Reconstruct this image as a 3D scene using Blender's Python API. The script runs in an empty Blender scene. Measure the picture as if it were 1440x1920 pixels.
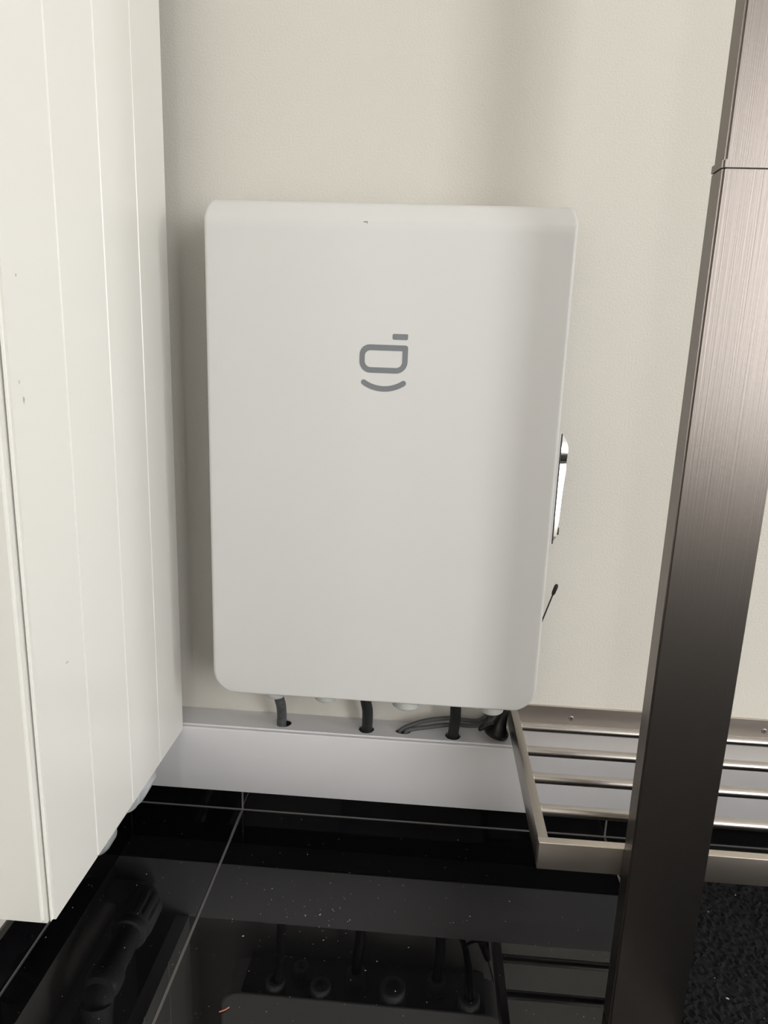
import bpy, bmesh, math, random
from mathutils import Vector, Matrix

random.seed(7)
S = bpy.context.scene
C = S.collection

# ------------------------------------------------------------------ camera
cam_d = bpy.data.cameras.new('camera')
cam = bpy.data.objects.new('camera', cam_d)
C.objects.link(cam)
S.camera = cam
pit, yaw, rol = 0.2266, 0.0606, 0.0358
fw = Vector((-math.sin(yaw) * math.cos(pit), math.cos(yaw) * math.cos(pit), -math.sin(pit)))
rt = Vector((math.cos(yaw), math.sin(yaw), 0))
up = rt.cross(fw)
rt2 = rt * math.cos(rol) + up * math.sin(rol)
up2 = -rt * math.sin(rol) + up * math.cos(rol)
cam.matrix_world = Matrix(((rt2.x, up2.x, -fw.x, 0.2817), (rt2.y, up2.y, -fw.y, -1.024),
                           (rt2.z, up2.z, -fw.z, 0.7591), (0, 0, 0, 1)))
cam_d.sensor_fit = 'VERTICAL'
cam_d.sensor_height = 36.0
cam_d.lens = 1305.97 / 1920 * 36.0
cam_d.clip_start = 0.02

# ------------------------------------------------------------------ room size, daylight, exposure
XL, XR, YF, ZC = -0.2045, 4.2, -3.3, 2.45          # left wall, right wall, wall behind camera, ceiling
WF = (1.95, 2.80, 0.30, 2.30)                      # window in the wall behind the camera: x0, x1, z0, z1
WG = (-0.10, 0.15, 0.95, 2.25)                     # unseen opening added to that wall as soft fill light
WR = (-2.3, -1.10, 0.35, 2.25)                       # window in the right wall: y0, y1, z0, z1

world = bpy.data.worlds.new('sky')
S.world = world
world.use_nodes = True
bg = world.node_tree.nodes['Background']
bg.inputs['Color'].default_value = (1.0, 1.0, 1.0, 1)
bg.inputs['Strength'].default_value = 3.5


def window_light(name, loc, sx, sz, face):
    d = bpy.data.lights.new(name, 'AREA')
    d.shape = 'RECTANGLE'; d.size = sx; d.size_y = sz
    d.cycles.is_portal = True
    o = bpy.data.objects.new(name, d)
    C.objects.link(o)
    o.location = loc
    o.rotation_euler = Vector(face).to_track_quat('-Z', 'Y').to_euler()
    return o


window_light('daylight_front_window', ((WF[0] + WF[1]) / 2, YF - 0.06, (WF[2] + WF[3]) / 2), WF[1] - WF[0], WF[3] - WF[2], (0, 1, 0))
window_light('daylight_added_fill', ((WG[0] + WG[1]) / 2, YF - 0.06, (WG[2] + WG[3]) / 2), WG[1] - WG[0], WG[3] - WG[2], (0, 1, 0))  # portal of the added opening that fills light from the front
window_light('daylight_right_window', (XR + 0.06, (WR[0] + WR[1]) / 2, (WR[2] + WR[3]) / 2), WR[1] - WR[0], WR[3] - WR[2], (-1, 0, 0))

vs = S.view_settings
vs.view_transform = 'Standard'
vs.look = 'None'
vs.gamma = 1.0
vs.use_curve_mapping = False
vs.exposure = 1.77


# ------------------------------------------------------------------ materials
def mat(name, col, rough=0.5, metal=0.0, spec=None, bump=None, vary=None, coat=0.0, ior=None, aniso=None):
    """bump = (scale xyz or float, strength, distance); vary = (scale, amount) colour mottling"""
    m = bpy.data.materials.new(name)
    m.use_nodes = True
    nt = m.node_tree
    b = nt.nodes['Principled BSDF']
    b.inputs['Base Color'].default_value = (*col, 1)
    b.inputs['Roughness'].default_value = rough
    b.inputs['Metallic'].default_value = metal
    if spec is not None: b.inputs['Specular IOR Level'].default_value = spec
    if ior: b.inputs['IOR'].default_value = ior
    if coat:
        b.inputs['Coat Weight'].default_value = coat
        b.inputs['Coat Roughness'].default_value = 0.06
    if aniso:
        b.inputs['Anisotropic'].default_value = aniso[0]
        tg = nt.nodes.new('ShaderNodeTangent')
        tg.direction_type = 'RADIAL'
        tg.axis = aniso[1]
        nt.links.new(tg.outputs['Tangent'], b.inputs['Tangent'])
    tc = nt.nodes.new('ShaderNodeTexCoord')

    def noise(scale, detail=4.0):
        mp = nt.nodes.new('ShaderNodeMapping')
        mp.inputs['Scale'].default_value = scale if isinstance(scale, tuple) else (scale,) * 3
        nt.links.new(tc.outputs['Object'], mp.inputs['Vector'])
        n = nt.nodes.new('ShaderNodeTexNoise')
        n.inputs['Scale'].default_value = 1.0
        n.inputs['Detail'].default_value = detail
        nt.links.new(mp.outputs['Vector'], n.inputs['Vector'])
        return n
    if bump:
        n = noise(bump[0])
        bp = nt.nodes.new('ShaderNodeBump')
        bp.inputs['Strength'].default_value = bump[1]
        bp.inputs['Distance'].default_value = bump[2]
        nt.links.new(n.outputs['Fac'], bp.inputs['Height'])
        nt.links.new(bp.outputs['Normal'], b.inputs['Normal'])
    if vary:
        n = noise(vary[0], 5.0)
        mx = nt.nodes.new('ShaderNodeMix')
        mx.data_type = 'RGBA'
        mx.inputs['A'].default_value = (*[c * (1 - vary[1]) for c in col], 1)
        mx.inputs['B'].default_value = (*[min(1, c * (1 + vary[1])) for c in col], 1)
        nt.links.new(n.outputs['Fac'], mx.inputs['Factor'])
        nt.links.new(mx.outputs['Result'], b.inputs['Base Color'])
    return m


M = {
    'wall': mat('painted_plaster', (0.69, 0.662, 0.60), 0.6, spec=0.3, bump=(360.0, 0.42, 0.0012), vary=(3.0, 0.015)),
    'ceiling': mat('ceiling_paint', (0.87, 0.865, 0.85), 0.7),
    'panel': mat('cream_gloss_paint', (0.84, 0.83, 0.785), 0.22, bump=(60.0, 0.05, 0.0004), vary=(5.0, 0.01)),
    'duct': mat('white_pvc', (0.715, 0.705, 0.72), 0.38),
    'cover': mat('satin_white_cover', (0.72, 0.715, 0.70), 0.42, bump=(900.0, 0.08, 0.0002)),
    'body': mat('grey_casting', (0.36, 0.36, 0.36), 0.5),
    'gland': mat('pale_grey_nylon', (0.55, 0.56, 0.54), 0.42),
    'logo': mat('grey_print', (0.205, 0.215, 0.23), 0.45),
    'chrome': mat('polished_chrome', (0.86, 0.86, 0.85), 0.06, 1.0),
    'dark': mat('dark_plastic_and_gaps', (0.05, 0.045, 0.04), 0.4),
    'cable': mat('black_rubber', (0.018, 0.018, 0.019), 0.5, bump=(300.0, 0.1, 0.0005)),
    'cable_worn': mat('dusty_black_rubber', (0.085, 0.085, 0.088), 0.6, vary=((160.0, 160.0, 60.0), 0.95), bump=(200.0, 0.2, 0.0008)),
    'cable_grey': mat('grey_flex', (0.11, 0.11, 0.115), 0.5),
    'antenna': mat('antenna_black', (0.008, 0.008, 0.008), 0.35),
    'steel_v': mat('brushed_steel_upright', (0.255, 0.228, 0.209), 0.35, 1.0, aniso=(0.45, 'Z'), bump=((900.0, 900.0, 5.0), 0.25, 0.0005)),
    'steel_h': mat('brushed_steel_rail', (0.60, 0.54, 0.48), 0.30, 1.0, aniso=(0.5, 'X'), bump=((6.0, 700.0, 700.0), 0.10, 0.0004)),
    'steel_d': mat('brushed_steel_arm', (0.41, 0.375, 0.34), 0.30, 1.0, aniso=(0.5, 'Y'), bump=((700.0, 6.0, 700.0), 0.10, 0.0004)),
    'rod': mat('satin_steel_rod', (0.50, 0.465, 0.435), 0.27, 1.0),
    'screw': mat('screw_steel', (0.38, 0.36, 0.34), 0.4, 1.0),
    'tile': mat('black_polished_tile', (0.0035, 0.0035, 0.0042), 0.012, ior=1.55, vary=(9.0, 0.3)),
    'grout': mat('grey_grout', (0.14, 0.132, 0.125), 0.8, bump=(500.0, 0.3, 0.001)),
    'mat': mat('black_carpet', (0.0075, 0.0075, 0.0088), 0.9, spec=0.25, bump=(700.0, 0.6, 0.002)),
    'trap': mat('white_plastic_pipe', (0.62, 0.63, 0.66), 0.2),
    'trap_grey': mat('grey_plastic_pipe', (0.36, 0.37, 0.37), 0.3),
    'scuff': mat('worn_scuff', (0.30, 0.28, 0.24), 0.7),
    'scuff_pale': mat('pale_scuff', (0.50, 0.48, 0.43), 0.5),
    'dust': mat('dust', (0.50, 0.45, 0.38), 0.9),
    'red': mat('red_fibre', (0.45, 0.16, 0.10), 0.8),
    'frame': mat('window_paint', (0.75, 0.75, 0.74), 0.4),
}


# ------------------------------------------------------------------ helpers
def smooth_by_angle(me, ang):
    bm = bmesh.new(); bm.from_mesh(me)
    for f in bm.faces: f.smooth = True
    for e in bm.edges:
        if len(e.link_faces) == 2:
            e.smooth = e.smooth and e.calc_face_angle(0) < ang
        else:
            e.smooth = False
    bm.to_mesh(me); bm.free()


def obj(name, bm, material, parent=None, ang=math.radians(35), recalc=True):
    me = bpy.data.meshes.new(name)
    if recalc: bmesh.ops.recalc_face_normals(bm, faces=bm.faces)
    bm.to_mesh(me); bm.free()
    if ang: smooth_by_angle(me, ang)
    me.materials.append(M[material])
    o = bpy.data.objects.new(name, me)
    C.objects.link(o)
    if parent is not None: adopt(o, parent)
    return o


def world_of(o):
    m = o.matrix_basis.copy()
    if o.parent is not None:
        m = world_of(o.parent) @ o.matrix_parent_inverse @ m
    return m


def adopt(o, parent):
    o.parent = parent
    o.matrix_parent_inverse = world_of(parent).inverted()


def thing(name, label, cat, loc=(0, 0, 0), group=None):
    o = bpy.data.objects.new(name, None)
    o.empty_display_size = 0.05
    C.objects.link(o)
    o.location = loc
    tag(o, label, cat, group)
    return o


def tag(o, label, cat=None, group=None, kind=None):
    o['label'] = label
    if cat: o['category'] = cat
    if group: o['group'] = group
    if kind: o['kind'] = kind
    return o


def struct(o, label=None):
    o['kind'] = 'structure'
    if label: o['label'] = label
    return o


def box(x0, x1, y0, y1, z0, z1, bev=0.0, seg=2):
    bm = bmesh.new()
    bmesh.ops.create_cube(bm, size=1)
    for v in bm.verts:
        v.co = Vector(((x0 + x1) / 2 + v.co.x * (x1 - x0), (y0 + y1) / 2 + v.co.y * (y1 - y0), (z0 + z1) / 2 + v.co.z * (z1 - z0)))
    if bev:
        bmesh.ops.bevel(bm, geom=list(bm.edges), offset=bev, segments=seg, affect='EDGES', profile=0.5)
    return bm


def merge(*bms):
    out = bms[0]
    for b in bms[1:]:
        me = bpy.data.meshes.new('tmp'); b.to_mesh(me); b.free()
        out.from_mesh(me); bpy.data.meshes.remove(me)
    return out


def tube(path, r, n=14, caps=True, bm=None):
    """round tube along points; r is a number or one radius per point"""
    bm = bm or bmesh.new()
    P = [Vector(p) for p in path]
    rr = r if isinstance(r, (list, tuple)) else [r] * len(P)
    prev = None; rings = []
    for i, p in enumerate(P):
        t = (P[min(i + 1, len(P) - 1)] - P[max(i - 1, 0)]).normalized()
        if prev is None:
            a = t.orthogonal().normalized()
        else:
            a = (prev - t * prev.dot(t)).normalized()
        prev = a; b = t.cross(a)
        rings.append([bm.verts.new(p + (a * math.cos(2 * math.pi * k / n) + b * math.sin(2 * math.pi * k / n)) * rr[i]) for k in range(n)])
    for A, B in zip(rings, rings[1:]):
        for k in range(n):
            bm.faces.new((A[k], A[(k + 1) % n], B[(k + 1) % n], B[k]))
    if caps:
        bm.faces.new(rings[0][::-1]); bm.faces.new(rings[-1])
    return bm


def smooth_path(pts, sub=8):
    P = [Vector(p) for p in pts]
    P = [P[0] * 2 - P[1]] + P + [P[-1] * 2 - P[-2]]
    out = []
    for i in range(1, len(P) - 2):
        a, b, c, d = P[i - 1], P[i], P[i + 1], P[i + 2]
        for s in range(sub):
            t = s / sub
            out.append(0.5 * ((2 * b) + (c - a) * t + (2 * a - 5 * b + 4 * c - d) * t * t + (3 * b - a - 3 * c + d) * t ** 3))
    out.append(P[-2])
    return out


def lathe(origin, axis, prof, n=28, bm=None, ribs=0, rib_depth=0.0, rib_rng=None):
    """prof: list of (distance along axis, radius)"""
    bm = bm or bmesh.new()
    o = Vector(origin); t = Vector(axis).normalized(); a = t.orthogonal().normalized(); b = t.cross(a)
    rings = []
    for i, (h, r) in enumerate(prof):
        ring = []
        for k in range(n):
            th = 2 * math.pi * k / n
            q = r
            if ribs and rib_rng and rib_rng[0] <= i <= rib_rng[1]:
                q = r - rib_depth * (0.5 - 0.5 * math.cos(th * ribs)) ** 3
            ring.append(bm.verts.new(o + t * h + (a * math.cos(th) + b * math.sin(th)) * q))
        rings.append(ring)
    for A, B in zip(rings, rings[1:]):
        for k in range(n):
            bm.faces.new((A[k], A[(k + 1) % n], B[(k + 1) % n], B[k]))
    bm.faces.new(rings[0][::-1]); bm.faces.new(rings[-1])
    return bm


def prism_x(prof, x0, x1):
    """closed (y, z) outline extruded along x"""
    bm = bmesh.new()
    A = [bm.verts.new((x0, y, z)) for y, z in prof]
    B = [bm.verts.new((x1, y, z)) for y, z in prof]
    n = len(prof)
    for k in range(n): bm.faces.new((A[k], A[(k + 1) % n], B[(k + 1) % n], B[k]))
    bm.faces.new(A[::-1]); bm.faces.new(B)
    return bm


def plate_with_holes(outer, holes, thick):
    """flat plate in z = 0..thick, outline and holes as lists of (x, y)"""
    bm = bmesh.new()
    es = []
    for loop in [outer] + holes:
        vs_ = [bm.verts.new((x, y, 0)) for x, y in loop]
        es += [bm.edges.new((vs_[i], vs_[(i + 1) % len(vs_)])) for i in range(len(vs_))]
    g = bmesh.ops.triangle_fill(bm, use_beauty=True, use_dissolve=False, edges=es)
    r = bmesh.ops.extrude_face_region(bm, geom=list(bm.faces))
    bmesh.ops.translate(bm, vec=(0, 0, thick), verts=[v for v in r['geom'] if isinstance(v, bmesh.types.BMVert)])
    return bm


def move(bm, mtx):
    bmesh.ops.transform(bm, matrix=mtx, verts=bm.verts)
    return bm


# ------------------------------------------------------------------ the room
T = 0.12
SK_H, SK_T = 0.0665, 0.0114                     # black tile skirting
struct(obj('wall_back', box(XL - T, XR + T, 0, T, -0.02, ZC), 'wall', ang=0), 'off-white painted plaster wall behind the white unit')
struct(obj('wall_left', box(XL - T, XL, YF - T, 0, -0.02, ZC), 'wall', ang=0))
struct(obj('ceiling', box(XL - T, XR + T, YF - T, T, ZC, ZC + 0.1), 'ceiling', ang=0))
# wall behind the camera, with its window opening and the added fill opening
w = plate_with_holes([(XL - T, -0.02), (XR + T, -0.02), (XR + T, ZC), (XL - T, ZC)],
                     [[(q[0], q[2]), (q[1], q[2]), (q[1], q[3]), (q[0], q[3])] for q in (WF, WG)], T)
struct(obj('wall_front', move(w, Matrix(((1, 0, 0, 0), (0, 0, -1, YF), (0, 1, 0, 0), (0, 0, 0, 1)))), 'wall', ang=0))
w = plate_with_holes([(YF, -0.02), (0, -0.02), (0, ZC), (YF, ZC)],
                     [[(WR[0], WR[2]), (WR[1], WR[2]), (WR[1], WR[3]), (WR[0], WR[3])]], T)
struct(obj('wall_right', move(w, Matrix(((0, 0, 1, XR), (1, 0, 0, 0), (0, 1, 0, 0), (0, 0, 0, 1)))), 'wall', ang=0))
# window frames, one of them around the added fill opening
f = 0.05
for n_, q in enumerate((WF, WG)):
    wb = merge(box(q[0], q[1], YF - 0.09, YF - 0.04, q[2], q[2] + f), box(q[0], q[1], YF - 0.09, YF - 0.04, q[3] - f, q[3]),
               box(q[0], q[0] + f, YF - 0.09, YF - 0.04, q[2] + f, q[3] - f), box(q[1] - f, q[1], YF - 0.09, YF - 0.04, q[2] + f, q[3] - f))
    struct(obj('window_%d' % (n_ + 1), wb, 'frame', ang=0))
wb = merge(box(XR + 0.04, XR + 0.09, WR[0], WR[1], WR[2], WR[2] + f), box(XR + 0.04, XR + 0.09, WR[0], WR[1], WR[3] - f, WR[3]),
           box(XR + 0.04, XR + 0.09, WR[0], WR[0] + f, WR[2] + f, WR[3] - f), box(XR + 0.04, XR + 0.09, WR[1] - f, WR[1], WR[2] + f, WR[3] - f))
struct(obj('window_3', wb, 'frame', ang=0))

# floor: grout bed + single polished tiles
floor = struct(obj('floor', box(XL - T, XR + T, YF - T, T, -0.05, -0.0007), 'grout', ang=0), 'black polished floor tiles with grey grout')
g = 0.0018
xs = [XL + SK_T, 0.0] + [0.6 * k for k in range(1, 8)]
ys = [-SK_T] + [-SK_T - 0.6 * k for k in range(1, 6)] + [YF]
cache = {}
for i in range(len(xs) - 1):
    for j in range(len(ys) - 1):
        x0, x1, y1, y0 = xs[i], xs[i + 1], ys[j], ys[j + 1]
        w_, d_ = round(x1 - x0, 4), round(y1 - y0, 4)
        if (w_, d_) not in cache:
            t_ = obj('tile', box(-w_ / 2 + g, w_ / 2 - g, -d_ / 2 + g, d_ / 2 - g, -0.01, 0, 0.0006, 1), 'tile', ang=0)
            cache[(w_, d_)] = t_.data
        else:
            t_ = bpy.data.objects.new('tile', cache[(w_, d_)]); C.objects.link(t_)
        t_.location = ((x0 + x1) / 2, (y0 + y1) / 2, 0)
        adopt(t_, floor)

# skirting of black tiles
bb = struct(obj('baseboard_back', box(XL, XR, -SK_T + 0.0007, 0, -0.0006, SK_H - 0.001), 'grout', ang=0), 'black tile skirting along the back wall')
for i in range(len(xs) - 1):
    x0 = XL + SK_T if i == 0 else xs[i]
    obj('tile', box(x0 + g * .8, xs[i + 1] - g * .8, -SK_T, -0.003, 0.0012, SK_H, 0.0006, 1), 'tile', bb, ang=0)
bl = struct(obj('baseboard_left', box(XL, XL + SK_T - 0.0007, YF, -SK_T, -0.0006, SK_H - 0.001), 'grout', ang=0), 'black tile skirting along the left wall')
for j in range(len(ys) - 1):
    obj('tile', box(XL + 0.003, XL + SK_T, ys[j + 1] + g * .8, ys[j] - g * .8, 0.0012, SK_H, 0.0006, 1), 'tile', bl, ang=0)

# ------------------------------------------------------------------ cable duct along the wall
DD, DT, DB = 0.0601, 0.1773, 0.0681
DX1 = 2.2
duct = thing('cable_duct', 'long white plastic cable duct running along the wall above the black skirting', 'cable duct', (1.0, -0.03, DB))


def circ(cx, cy, rx, ry=None, n=24, rot=0.0):
    ry = ry or rx
    return [(cx + math.cos(2 * math.pi * k / n) * rx * math.cos(rot) - math.sin(2 * math.pi * k / n) * ry * math.sin(rot),
             cy + math.cos(2 * math.pi * k / n) * rx * math.sin(rot) + math.sin(2 * math.pi * k / n) * ry * math.cos(rot)) for k in range(n)]


holes = [circ(0.0745, -0.0310, 0.0118), circ(0.2060, -0.0325, 0.0122), circ(0.2640, -0.0310, 0.0125, 0.0085), circ(0.3420, -0.0345, 0.0122)]
top = plate_with_holes([(XL + .0005, -0.0525), (DX1, -0.0525), (DX1, -0.0005), (XL + .0005, -0.0005)], holes, 0.0022)
move(top, Matrix.Translation((0, 0, DT - 0.0022)))
obj('duct_top', top, 'duct', duct, ang=0)
obj('duct_back', prism_x([(-0.0005, DT - 0.0022), (-0.003, DT - 0.0022), (-0.003, DB + 0.002), (-0.055, DB + 0.002), (-0.055, DB), (-0.0005, DB)], XL + .0005, DX1), 'duct', duct, ang=0)
# front lid: clip bead, shallow channel, rounded front edge, front face
lid = [(-0.0498, DT), (-0.0502, DT + 0.0009), (-0.0514, DT + 0.0011), (-0.0524, DT + 0.0004), (-0.0530, DT - 0.0010), (-0.0572, DT - 0.0013),
       (-0.0575, DT - 0.0006), (-0.0584, DT - 0.0006), (-0.0594, DT - 0.0013), (-0.0601, DT - 0.0030), (-0.0601, DB + 0.0006), (-0.0596, DB), (-0.0575, DB),
       (-0.0575, DT - 0.0040), (-0.0528, DT - 0.0040), (-0.0526, DT - 0.0001)]
obj('duct_lid', prism_x(lid, XL + .0005, DX1), 'duct', duct, ang=math.radians(50))

# ------------------------------------------------------------------ cabinet boxing on the left
XP, ZP = -0.0796, 0.1731
CT = 1.62
cab = thing('cabinet', 'tall cream white grooved board cabinet hung clear of the floor on the left', 'cabinet', (-0.142, -0.25, ZP))
cuts = [-0.0606, -0.1535, -0.2465, -0.3440, -0.4416]
for a, b in zip(cuts, cuts[1:]):
    bm = box(-0.0836, XP, b + 0.00015, a - 0.00015, ZP, CT)
    ed = [e for e in bm.edges if all(abs(v.co.x - XP) < 1e-6 for v in e.verts) and abs(e.verts[0].co.z - e.verts[1].co.z) > 0.1]
    back = [e for e in ed if abs(e.verts[0].co.y - (cuts[0] - .00015)) < 1e-5]
    front = [e for e in ed if abs(e.verts[0].co.y - (cuts[-1] + .00015)) < 1e-5]
    mid = [e for e in ed if e not in front and e not in back]
    if mid: bmesh.ops.bevel(bm, geom=mid, offset=0.0014, segments=1, affect='EDGES')
    front = [e for e in bm.edges if e.is_valid and all(abs(v.co.x - XP) < 1e-6 and abs(v.co.y - (cuts[-1] + .00015)) < 1e-5 for v in e.verts)]
    if front: bmesh.ops.bevel(bm, geom=front, offset=0.0035, segments=5, affect='EDGES')
    obj('board', bm, 'panel', cab, ang=math.radians(25))
obj('side_panel', box(-0.1016, -0.0836, -0.4285, -0.0612, ZP + 0.001, CT), 'panel', cab, ang=0)
obj('top_panel', box(XL + 0.0005, -0.1016, -0.4285, -0.0612, CT - 0.018, CT), 'panel', cab, ang=0)
obj('wall_batten', box(XL + 0.0005, XL + 0.025, -0.4285, -0.0612, ZP + 0.001, CT - 0.018), 'panel', cab, ang=0)
dr = box(XL + 0.002, -0.0858, -0.4475, -0.4297, ZP - 0.0005, CT, 0.0)
ed = [e for e in dr.edges if all(abs(v.co.y + 0.4475) < 1e-6 for v in e.verts)]
bmesh.ops.bevel(dr, geom=ed, offset=0.0042, segments=5, affect='EDGES')
obj('door', dr, 'panel', cab, ang=math.radians(25))

for y, z, w_, h_ in ((-0.4208, 0.706, .0035, .0050), (-0.4257, 0.722, .0014, .0030), (-0.3810, 0.435, .0045, .0016), (-0.4180, 0.812, .0020, .0020)):
    sm = bmesh.new()
    vv = [sm.verts.new((XP + 0.00012, y + w_ * math.cos(k * .785) * random.uniform(.3, 1), z + h_ * math.sin(k * .785) * random.uniform(.3, 1))) for k in range(8)]
    sm.faces.new(vv)
    obj('scuff_mark', sm, 'scuff_pale', cab, ang=0)

# ------------------------------------------------------------------ waste pipe below the cabinet
trap = thing('waste_pipe', 'white plastic waste pipe with ribbed nut showing under the cabinet', 'pipe', (-0.135, -0.17, 0.089))
PX, PZ = -0.137, 0.1185
obj('ribbed_nut', lathe((PX, -0.098, PZ), (0, -1, 0), [(0, .021), (0, .0270), (.004, .0296), (.030, .0300), (.046, .0300), (.049, .0285), (.052, .0282), (.053, .021)],
                        48, ribs=12, rib_depth=.003, rib_rng=(2, 4)), 'trap', trap)
obj('clamp_ring', lathe((PX, -0.152, PZ), (0, -1, 0), [(0, .0205), (0, .0262), (.002, .0272), (.010, .0272), (.012, .0262), (.012, .0205)], 40), 'trap', trap)
pth = [(PX, -0.160, PZ), (PX, -0.205, PZ), (PX, -0.228, PZ), (PX, -0.246, PZ + .004), (PX, -0.259, PZ + .013), (PX, -0.266, PZ + .027), (PX, -0.268, PZ + .045), (PX, -0.268, 0.55)]
obj('elbow', tube(smooth_path(pth, 5), 0.0205, 24), 'trap_grey', trap)
obj('elbow_cup', lathe((PX + .001, -0.230, PZ - .001), (0, -1, 0), [(0, .0205), (0.001, .0250), (.018, .0254), (.024, .0240), (.028, .0212), (.029, .018)], 36), 'trap_grey', trap)
pth = [(PX, -0.100, PZ), (PX, -0.090, PZ), (PX - .008, -0.083, PZ), (PX - .02, -0.081, PZ), (XL + .0005, -0.081, PZ)]
obj('wall_branch', tube(smooth_path(pth, 5), 0.0175, 20), 'trap', trap)

# ------------------------------------------------------------------ wall unit
UX0, UX1, UZ0, UZ1, UY = -0.0135, 0.4504, 0.2670, 0.9415, -0.1108
UYB = -0.042
unit = thing('wall_unit', 'large white wall-mounted box unit with smooth front and grey smiling logo', 'wall unit', (0.218, -0.055, UZ0))


def front_depth(z):
    if z < UZ0 + 0.0025:
        t_ = (UZ0 + 0.0025 - z) / 0.0025
        return UY + 0.0025 * (1 - math.sqrt(max(0, 1 - t_ * t_)))
    prof = [(0.9142, UY), (0.9215, -0.1060), (0.9290, -0.1008), (0.9345, -0.0965), (0.9380, -0.0925), (0.9400, -0.0880), (0.9410, -0.0810), (0.9415, -0.0700)]
    if z <= prof[0][0]: return UY
    for (a, ya), (b, yb_) in zip(prof, prof[1:]):
        if z <= b: return ya + (yb_ - ya) * (z - a) / (b - a)
    return prof[-1][1]


def inset(z, right):
    r = 0.033
    d = 0.0
    if z < UZ0 + r:
        t_ = (UZ0 + r - z) / r
        d = r * (1 - math.sqrt(max(0, 1 - t_ * t_)))
    rz, rx = 0.024, 0.011
    if z > UZ1 - rz:
        t_ = (z - UZ1 + rz) / rz
        d = max(d, rx * (1 - math.sqrt(max(0, 1 - t_ * t_))))
    return d


rows = [UZ0 + 0.0025 * (1 - math.cos(k * math.pi / 8)) for k in range(5)]
rows += [UZ0 + 0.033 * (1 - math.cos(math.radians(a))) for a in (28, 36, 44, 52, 60, 68, 76, 84, 90)]
rows += [0.40, 0.55, 0.70, 0.85, 0.905, 0.9142, 0.9175, 0.9215, 0.9255, 0.9290, 0.9320, 0.9345, 0.9365, 0.9380, 0.9392, 0.9400, 0.9407, 0.9411, 0.9415]
bm = bmesh.new()
EF, NA = 0.0055, 5
grid = []
for z in rows:
    d = inset(z, 0); xl, xr, yf = UX0 + d, UX1 - d, front_depth(z)
    e = EF
    sec = [(xl, UYB)]
    sec += [(xl + e * (1 - math.cos(a)), yf + e * (1 - math.sin(a))) for a in [k * math.pi / 2 / NA for k in range(NA + 1)]]
    sec += [(xl + e + (xr - xl - 2 * e) * k / 8, yf) for k in range(1, 8)]
    sec += [(xr - e * (1 - math.cos(a)), yf + e * (1 - math.sin(a))) for a in [math.pi / 2 - k * math.pi / 2 / NA for k in range(NA + 1)]]
    sec += [(xr, UYB)]
    grid.append([bm.verts.new((x, y, z)) for x, y in sec])
for A, B in zip(grid, grid[1:]):
    for k in range(len(A) - 1):
        bm.faces.new((A[k], A[k + 1], B[k + 1], B[k]))
bm.faces.new(grid[-1])                         # flat top
bmesh.ops.recalc_face_normals(bm, faces=bm.faces)
bm.verts.ensure_lookup_table()
cov = obj('cover', bm, 'cover', unit, ang=math.radians(40))
sol = cov.modifiers.new('thickness', 'SOLIDIFY')
sol.thickness = 0.0022
sol.offset = -1.0
obj('body', box(0.012, 0.424, -0.099, -0.0006, 0.297, 0.925, 0.003, 2), 'body', unit)

# cable glands in the underside
gl = [(0.0735, -0.0890, 0.0162, 0.2565), (0.1490, -0.0900, 0.0172, 0.2572), (0.2675, -0.0850, 0.0215, 0.2525), (0.3915, -0.0905, 0.0182, 0.2553),
      (0.1090, -0.0490, 0.0135, 0.2660), (0.2030, -0.0500, 0.0165, 0.2660), (0.3390, -0.0500, 0.0165, 0.2660)]
for k, (x, y, r, zb) in enumerate(gl):
    h = 0.2972 - zb
    gbm = lathe((x, y, 0.2972), (0, 0, -1), [(0, r * .9), (0, r * 1.05), (.008, r * 1.05), (.008, r * .93), (.010, r * .93), (.011, r), (h - .006, r), (h - .002, r * .96), (h, r * .86), (h, r * .55), (h - .01, r * .5)], 36,
                ribs=12, rib_depth=.0012, rib_rng=(5, 6))
    obj('cable_gland', gbm, 'gland', unit)

# printed logo
LY = UY - 0.00015


def flat_shape(name, outer, hole=None):
    b_ = plate_with_holes(outer, [hole] if hole else [], 0.0003)
    move(b_, Matrix(((1, 0, 0, 0), (0, 0, -1, UY), (0, 1, 0, 0), (0, 0, 0, 1))))
    return b_


def rrect(x0, x1, z0, z1, r_bl, r_br, r_tr, r_tl, n=8):
    pts = []
    for cx, cz, r, a0 in ((x0 + r_bl, z0 + r_bl, r_bl, 180), (x1 - r_br, z0 + r_br, r_br, 270), (x1 - r_tr, z1 - r_tr, r_tr, 0), (x0 + r_tl, z1 - r_tl, r_tl, 90)):
        for k in range(n + 1):
            a = math.radians(a0 + 90 * k / n)
            pts.append((cx + r * math.cos(a), cz + r * math.sin(a)))
    return pts


obj('logo_dot', flat_shape('d', rrect(.2292, .2490, .7739, .7812, .002, .002, .0004, .002)), 'logo', unit, ang=0)
obj('logo_ring', flat_shape('r', rrect(.1876, .2497, .7316, .7672, .0145, .0150, .0035, .0130), rrect(.1945, .2427, .7387, .7599, .0078, .0078, .0003, .0072)), 'logo', unit, ang=0)
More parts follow.
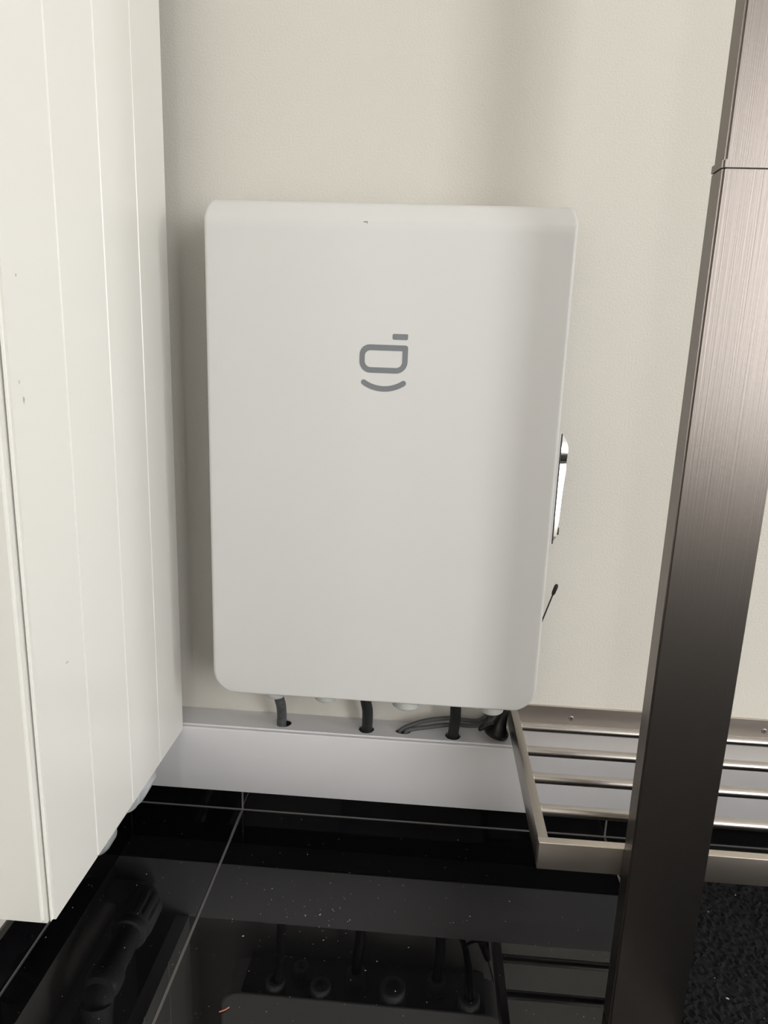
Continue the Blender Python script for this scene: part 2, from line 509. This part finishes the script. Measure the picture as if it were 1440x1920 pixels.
# smile: arc through three points with round ends
p0, p1, p2 = (.1939, .7194), (.2196, .7116), (.2453, .7194)
hw = (p2[0] - p0[0]) / 2; sag = p0[1] - p1[1]
R_ = (hw * hw + sag * sag) / (2 * sag); cz_ = p1[1] + R_; cx_ = (p0[0] + p2[0]) / 2
half = math.asin(hw / R_); wd = 0.00352
arc = [-half + 2 * half * k / 20 for k in range(21)]
outer = [(cx_ + (R_ + wd) * math.sin(a), cz_ - (R_ + wd) * math.cos(a)) for a in arc]
outer += [(p2[0] + wd * math.cos(half - math.pi / 2 + math.pi * k / 8), p2[1] + wd * math.sin(half - math.pi / 2 + math.pi * k / 8)) for k in range(1, 8)]
outer += [(cx_ + (R_ - wd) * math.sin(a), cz_ - (R_ - wd) * math.cos(a)) for a in arc[::-1]]
outer += [(p0[0] + wd * math.cos(math.pi / 2 - half + math.pi * k / 8), p0[1] + wd * math.sin(math.pi / 2 - half + math.pi * k / 8)) for k in range(1, 8)]
obj('logo_smile', flat_shape('s', outer), 'logo', unit, ang=0)
chip = bmesh.new()
for (x, z, rx, rz) in ((.1905, .9138, .0026, .0006), (.1928, .9134, .0006, .0013)):
    chip = merge(chip, flat_shape('c', [(x + rx * (.8 + .4 * random.random()) * math.cos(k * .7), z + rz * (.7 + .6 * random.random()) * math.sin(k * .7)) for k in range(9)]))
co = obj('paint_chip', chip, 'scuff', unit, ang=0)

# chrome latch on the right side
hp = [(0.4596, -0.05, 0.6622), (0.4637, -0.05, 0.658), (0.4673, -0.0525, 0.6533), (0.47, -0.0555, 0.6486), (0.4719, -0.058, 0.6431), (0.4725, -0.0595, 0.6375), (0.4726, -0.06, 0.6317),
      (0.4725, -0.0595, 0.6257), (0.4724, -0.0585, 0.6211), (0.4727, -0.057, 0.6172), (0.4726, -0.0555, 0.6163), (0.4727, -0.0572, 0.609), (0.4697, -0.062, 0.576), (0.4672, -0.07, 0.5397),
      (0.4658, -0.073, 0.5251), (0.465, -0.074, 0.5161), (0.4589, -0.075, 0.5084)]
bm = bmesh.new()
fr, frb, bk, bkb = [], [], [], []
for x, y, z in hp:
    fr.append(bm.verts.new((x, y, z))); frb.append(bm.verts.new((0.4512, y - 0.0035, z)))
    bk.append(bm.verts.new((x - 0.0015, min(y + 0.010, -0.043), z))); bkb.append(bm.verts.new((0.4512, min(y + 0.010, -0.043), z)))
for k in range(len(hp) - 1):
    bm.faces.new((frb[k], fr[k], fr[k + 1], frb[k + 1])); bm.faces.new((fr[k], bk[k], bk[k + 1], fr[k + 1]))
    bm.faces.new((bk[k], bkb[k], bkb[k + 1], bk[k + 1])); bm.faces.new((bkb[k], frb[k], frb[k + 1], bkb[k + 1]))
for k in (0, -1): bm.faces.new((frb[k], fr[k], bk[k], bkb[k]))
lt = obj('side_latch', bm, 'chrome', unit, ang=math.radians(50))
lt['label'] = 'polished chrome latch'
obj('latch_gap_strip', box(0.4582, 0.4600, -0.0800, -0.0450, 0.5075, 0.6600, 0.0004, 1), 'dark', lt)  # dark strip standing in for the shaded gap beside the latch
obj('latch_pale_strip', box(0.4500, 0.4582, -0.0800, -0.0450, 0.5050, 0.6625, 0.0006, 1), 'cover', lt)  # added pale strip, stands in for the light line at the cover edge
obj('latch_lever', box(0.4600, 0.4705, -0.062, -0.055, 0.5160, 0.5265, 0.0012, 2), 'dark', lt)

# ------------------------------------------------------------------ power cables from the glands into the duct
def cable(name, label, path, r, m, group=None):
    o = obj(name, tube(smooth_path(path, 8), r, 18), m)
    return tag(o, label, 'cable', group)


cable('power_cable', 'dusty worn thick cable leftmost under the white unit', [(0.0783, -0.0880, 0.2640), (0.0783, -0.0880, 0.2554), (0.0780, -0.0830, 0.2467), (0.0769, -0.0660, 0.2269), (0.0741, -0.0470, 0.2009), (0.0713, -0.0360, 0.1788), (0.071, -0.034, 0.150)], 0.0075, 'cable_worn', 'thick cables under the unit')
cable('power_cable', 'thick black cable dropping straight down under the middle of the white unit', [(0.2035, -0.0500, 0.2700), (0.2040, -0.0500, 0.2500), (0.2052, -0.0500, 0.2347), (0.2078, -0.0460, 0.2174), (0.2077, -0.0390, 0.1970), (0.2070, -0.0340, 0.1803), (0.206, -0.033, 0.150)], 0.0084, 'cable', 'thick cables under the unit')
cable('power_cable', 'thick black cable beside the thin grey leads, rightmost of the thick ones', [(0.3400, -0.0500, 0.2700), (0.3415, -0.0500, 0.2500), (0.3428, -0.0500, 0.2338), (0.3434, -0.0460, 0.2128), (0.3428, -0.0400, 0.1966), (0.3422, -0.0360, 0.1796), (0.342, -0.036, 0.150)], 0.0084, 'cable', 'thick cables under the unit')
cable('grey_lead', 'upper thin grey lead arching out of the oval duct hole', [(0.2585, -0.029, 0.1600), (0.2600, -0.029, 0.1770), (0.2796, -0.028, 0.1888), (0.3043, -0.025, 0.1962), (0.3375, -0.022, 0.2000), (0.3584, -0.022, 0.1984), (0.3774, -0.030, 0.2030), (0.3860, -0.055, 0.2230), (0.3860, -0.084, 0.2450), (0.3855, -0.0885, 0.2620)], 0.0035, 'cable_grey', 'grey leads under the unit')
cable('grey_lead', 'lower thin grey lead lying almost flat from the oval duct hole', [(0.2660, -0.033, 0.1600), (0.2690, -0.033, 0.1780), (0.2790, -0.032, 0.1826), (0.3007, -0.0300, 0.1862), (0.3378, -0.0235, 0.1900), (0.3666, -0.030, 0.1938), (0.3827, -0.040, 0.2020), (0.3925, -0.062, 0.2240), (0.3970, -0.084, 0.2450), (0.3975, -0.0895, 0.2620)], 0.0034, 'cable_grey', 'grey leads under the unit')

# ------------------------------------------------------------------ magnetic-foot antenna leaning behind the unit
ax = Vector((0.279, 0, 0.960)).normalized()
foot = Vector((0.4083, -0.0300, 0.1773 + 0.0196 * ax.x))
ant = thing('antenna', 'black magnetic foot antenna leaning between the duct and the steel rack', 'antenna', tuple(foot))
obj('foot', lathe(foot, ax, [(0, .0172), (0.0005, .0190), (.002, .0195), (.0065, .0195), (.008, .0176), (.0095, .0168), (.012, .0140), (.018, .0110), (.027, .0088), (.038, .0072), (.052, .0060), (.060, .0048), (.062, .002)], 32), 'antenna', ant)
L_ = (0.4319 - foot.z) / ax.z
obj('whip', tube([foot + ax * 0.06, foot + ax * (L_ - 0.016)], 0.0011, 10), 'antenna', ant)
obj('tip', lathe(foot + ax * (L_ - 0.017), ax, [(0, .0012), (.002, .0024), (.006, .0030), (.015, .0030), (.0175, .0022), (.0185, .0008)], 14), 'antenna', ant)
obj('aerial_lead', tube(smooth_path([(0.3915, -0.0985, 0.2620), (0.3915, -0.094, 0.2480), (0.3885, -0.073, 0.2260), (0.3825, -0.0540, 0.2060), (0.3815, -0.0515, 0.2010), (0.3850, -0.0470, 0.1995), (0.3930, -0.0390, 0.2010), (0.4030, -0.0330, 0.2020)], 8), 0.0026, 12), 'antenna', ant)

# ------------------------------------------------------------------ stainless steel stand: leg post and slatted shelf
st = thing('steel_stand', 'brushed steel stand with flat leg post and wall-fixed rod shelf', 'stand', (0.566, -0.3365, 0))
ZR, HB = 0.2205, 0.0352                                   # shelf top, bar height
AX0, AX1, RX1 = 0.4300, 0.4415, 1.25
YR0, YR1 = -0.3235, -0.3130
obj('wall_plate', box(AX0, RX1, -0.0045, -0.0005, ZR + 0.002 - HB - 0.002, ZR + 0.002, 0.0004, 1), 'steel_h', st)
for x in (0.5278, 0.8241, 1.12):
    sb = lathe((x, -0.0044, 0.2040), (0, -1, 0), [(0, .0042), (.0006, .0042), (.0012, .0036), (.0014, .0028)], 24)
    sc = obj('screw', sb, 'screw', st)
    obj('screw_recess', merge(box(x - .0022, x + .0022, -0.00595, -0.0056, 0.2036, 0.2044), box(x - .0004, x + .0004, -0.00597, -0.0056, 0.2018, 0.2062)), 'dark', sc, ang=0)
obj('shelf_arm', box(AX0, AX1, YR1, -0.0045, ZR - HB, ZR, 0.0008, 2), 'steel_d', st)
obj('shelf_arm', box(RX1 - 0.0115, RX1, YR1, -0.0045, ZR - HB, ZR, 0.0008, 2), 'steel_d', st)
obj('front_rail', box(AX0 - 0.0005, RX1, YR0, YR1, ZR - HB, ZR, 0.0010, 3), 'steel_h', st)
rod = None
for y in (-0.0535, -0.1200, -0.1850, -0.2520):
    if rod is None:
        rod = obj('rod', tube([(AX1, 0, 0), (RX1 - 0.0115, 0, 0)], 0.0068, 20), 'rod', None)
        r_ = rod
    else:
        r_ = bpy.data.objects.new('rod', rod.data); C.objects.link(r_)
    r_.location = (0, y, ZR - 0.0085)
    adopt(r_, st)
    obj('weld', lathe((AX1 - 0.001, y, ZR - 0.0085), (1, 0, 0), [(0, .0086), (.0018, .0082), (.0030, .0070)], 18), 'screw', st)
# leg post: lower tube, collar, upper tube
LX0, LX1, LY0, LY1, LZ = 0.5243, 0.6060, -0.3505, -0.3237, 0.9235


def post(x0, x1, y0, y1, z0, z1, r=0.0020):
    b_ = box(x0, x1, y0, y1, z0, z1)
    ed_ = [e for e in b_.edges if abs(e.verts[0].co.z - e.verts[1].co.z) > 1e-4]
    bmesh.ops.bevel(b_, geom=ed_, offset=r, segments=4, affect='EDGES')
    return b_


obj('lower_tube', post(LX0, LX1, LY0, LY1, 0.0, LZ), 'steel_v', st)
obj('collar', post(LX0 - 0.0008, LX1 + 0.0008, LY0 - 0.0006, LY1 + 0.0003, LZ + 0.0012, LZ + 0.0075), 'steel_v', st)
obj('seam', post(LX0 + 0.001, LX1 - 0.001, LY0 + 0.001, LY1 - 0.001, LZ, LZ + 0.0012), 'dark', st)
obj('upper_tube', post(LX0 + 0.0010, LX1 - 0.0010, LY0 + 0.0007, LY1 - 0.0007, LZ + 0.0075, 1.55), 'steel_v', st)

# ------------------------------------------------------------------ carpet mat and dust
mx0, mx1, my0, my1 = 0.609, 2.0, -2.2, -0.055
gx = [mx0 + 0.0036 * k for k in range(111)]
while gx[-1] < mx1: gx.append(gx[-1] + 0.012)
gy = [my1 - 0.0036 * k for k in range(160)]
while gy[-1] > my0: gy.append(gy[-1] - 0.012)
nx, ny = len(gx) - 1, len(gy) - 1
bm = bmesh.new()
gv = []
for j in range(ny + 1):
    row = []
    for i in range(nx + 1):
        e_ = i in (0, nx) or j in (0, ny)
        z = 0.0005 if e_ else 0.0035 + random.random() * 0.0050
        jx, jy = (0, 0) if e_ else (random.uniform(-.001, .001), random.uniform(-.001, .001))
        row.append(bm.verts.new((gx[i] + jx, gy[j] + jy, z)))
    gv.append(row)
for j in range(ny):
    for i in range(nx):
        bm.faces.new((gv[j][i], gv[j][i + 1], gv[j + 1][i + 1], gv[j + 1][i]))
tag(obj('floor_mat', bm, 'mat', ang=0), 'black short pile carpet mat on the floor right of the steel leg', 'mat')

bm = bmesh.new()


def speck(x, y, z, s, long=1.0):
    a0 = random.random() * 6.28
    ca, sa = math.cos(a0), math.sin(a0)
    pts = []
    for k in range(5):
        a = k * 6.283 / 5
        u, v = math.cos(a) * s * long * random.uniform(.6, 1.2), math.sin(a) * s * random.uniform(.5, 1.1)
        pts.append((x + u * ca - v * sa, y + u * sa + v * ca))
    lo = [bm.verts.new((px, py, z)) for px, py in pts]
    apex = bm.verts.new((x, y, z + s * 0.7))
    for k in range(5): bm.faces.new((lo[k], lo[(k + 1) % 5], apex))
    bm.faces.new(lo[::-1])


for k in range(420):
    x, y = random.uniform(-0.19, 0.62), random.uniform(-0.62, -0.02)
    speck(x, y, 0.0001, random.choice((.00025, .0003, .0004, .0006)), random.choice((1, 1, 1, 2.2)))
for k in range(60):
    x, y = random.gauss(0.16, 0.05), random.gauss(-0.22, 0.05)
    speck(x, max(-0.55, min(-0.03, y)), 0.0001, random.choice((.0003, .0004, .0006)), random.choice((1, 2.5)))
for x, y, s, l in ((0.0693, -0.266, .0012, 1.6), (-0.0996, -0.1718, .0010, 1.2), (0.429, -0.1671, .0009, 1.5), (0.1645, -0.2195, .0010, 1.8)):
    speck(x, y, 0.0001, s, l)
tag(obj('floor_dust', bm, 'dust', ang=0), 'pale dust specks scattered over the black floor tiles', 'dust', kind='stuff')
bm = bmesh.new()
for k in range(26):
    x, y = random.uniform(0.63, 0.95), random.uniform(-0.45, -0.1)
    speck(x, y, 0.0078, random.choice((.0004, .0005, .0008)), random.choice((1, 2)))
speck(0.706, -0.165, 0.0078, .0013, 1.2); speck(0.677, -0.303, 0.0078, .0016, 1.6)
tag(obj('mat_crumbs', bm, 'dust', ang=0), 'pale crumbs lying on the black carpet mat', 'crumbs', kind='stuff')
tag(obj('red_fibre', tube(smooth_path([(0.0705, -0.3755, .0009), (0.0740, -0.3740, .0012), (0.0775, -0.3715, .0009), (0.0805, -0.3685, .0010)], 4), 0.0007, 8), 'red'), 'small reddish fibre lying on the black floor at the bottom', 'fibre')
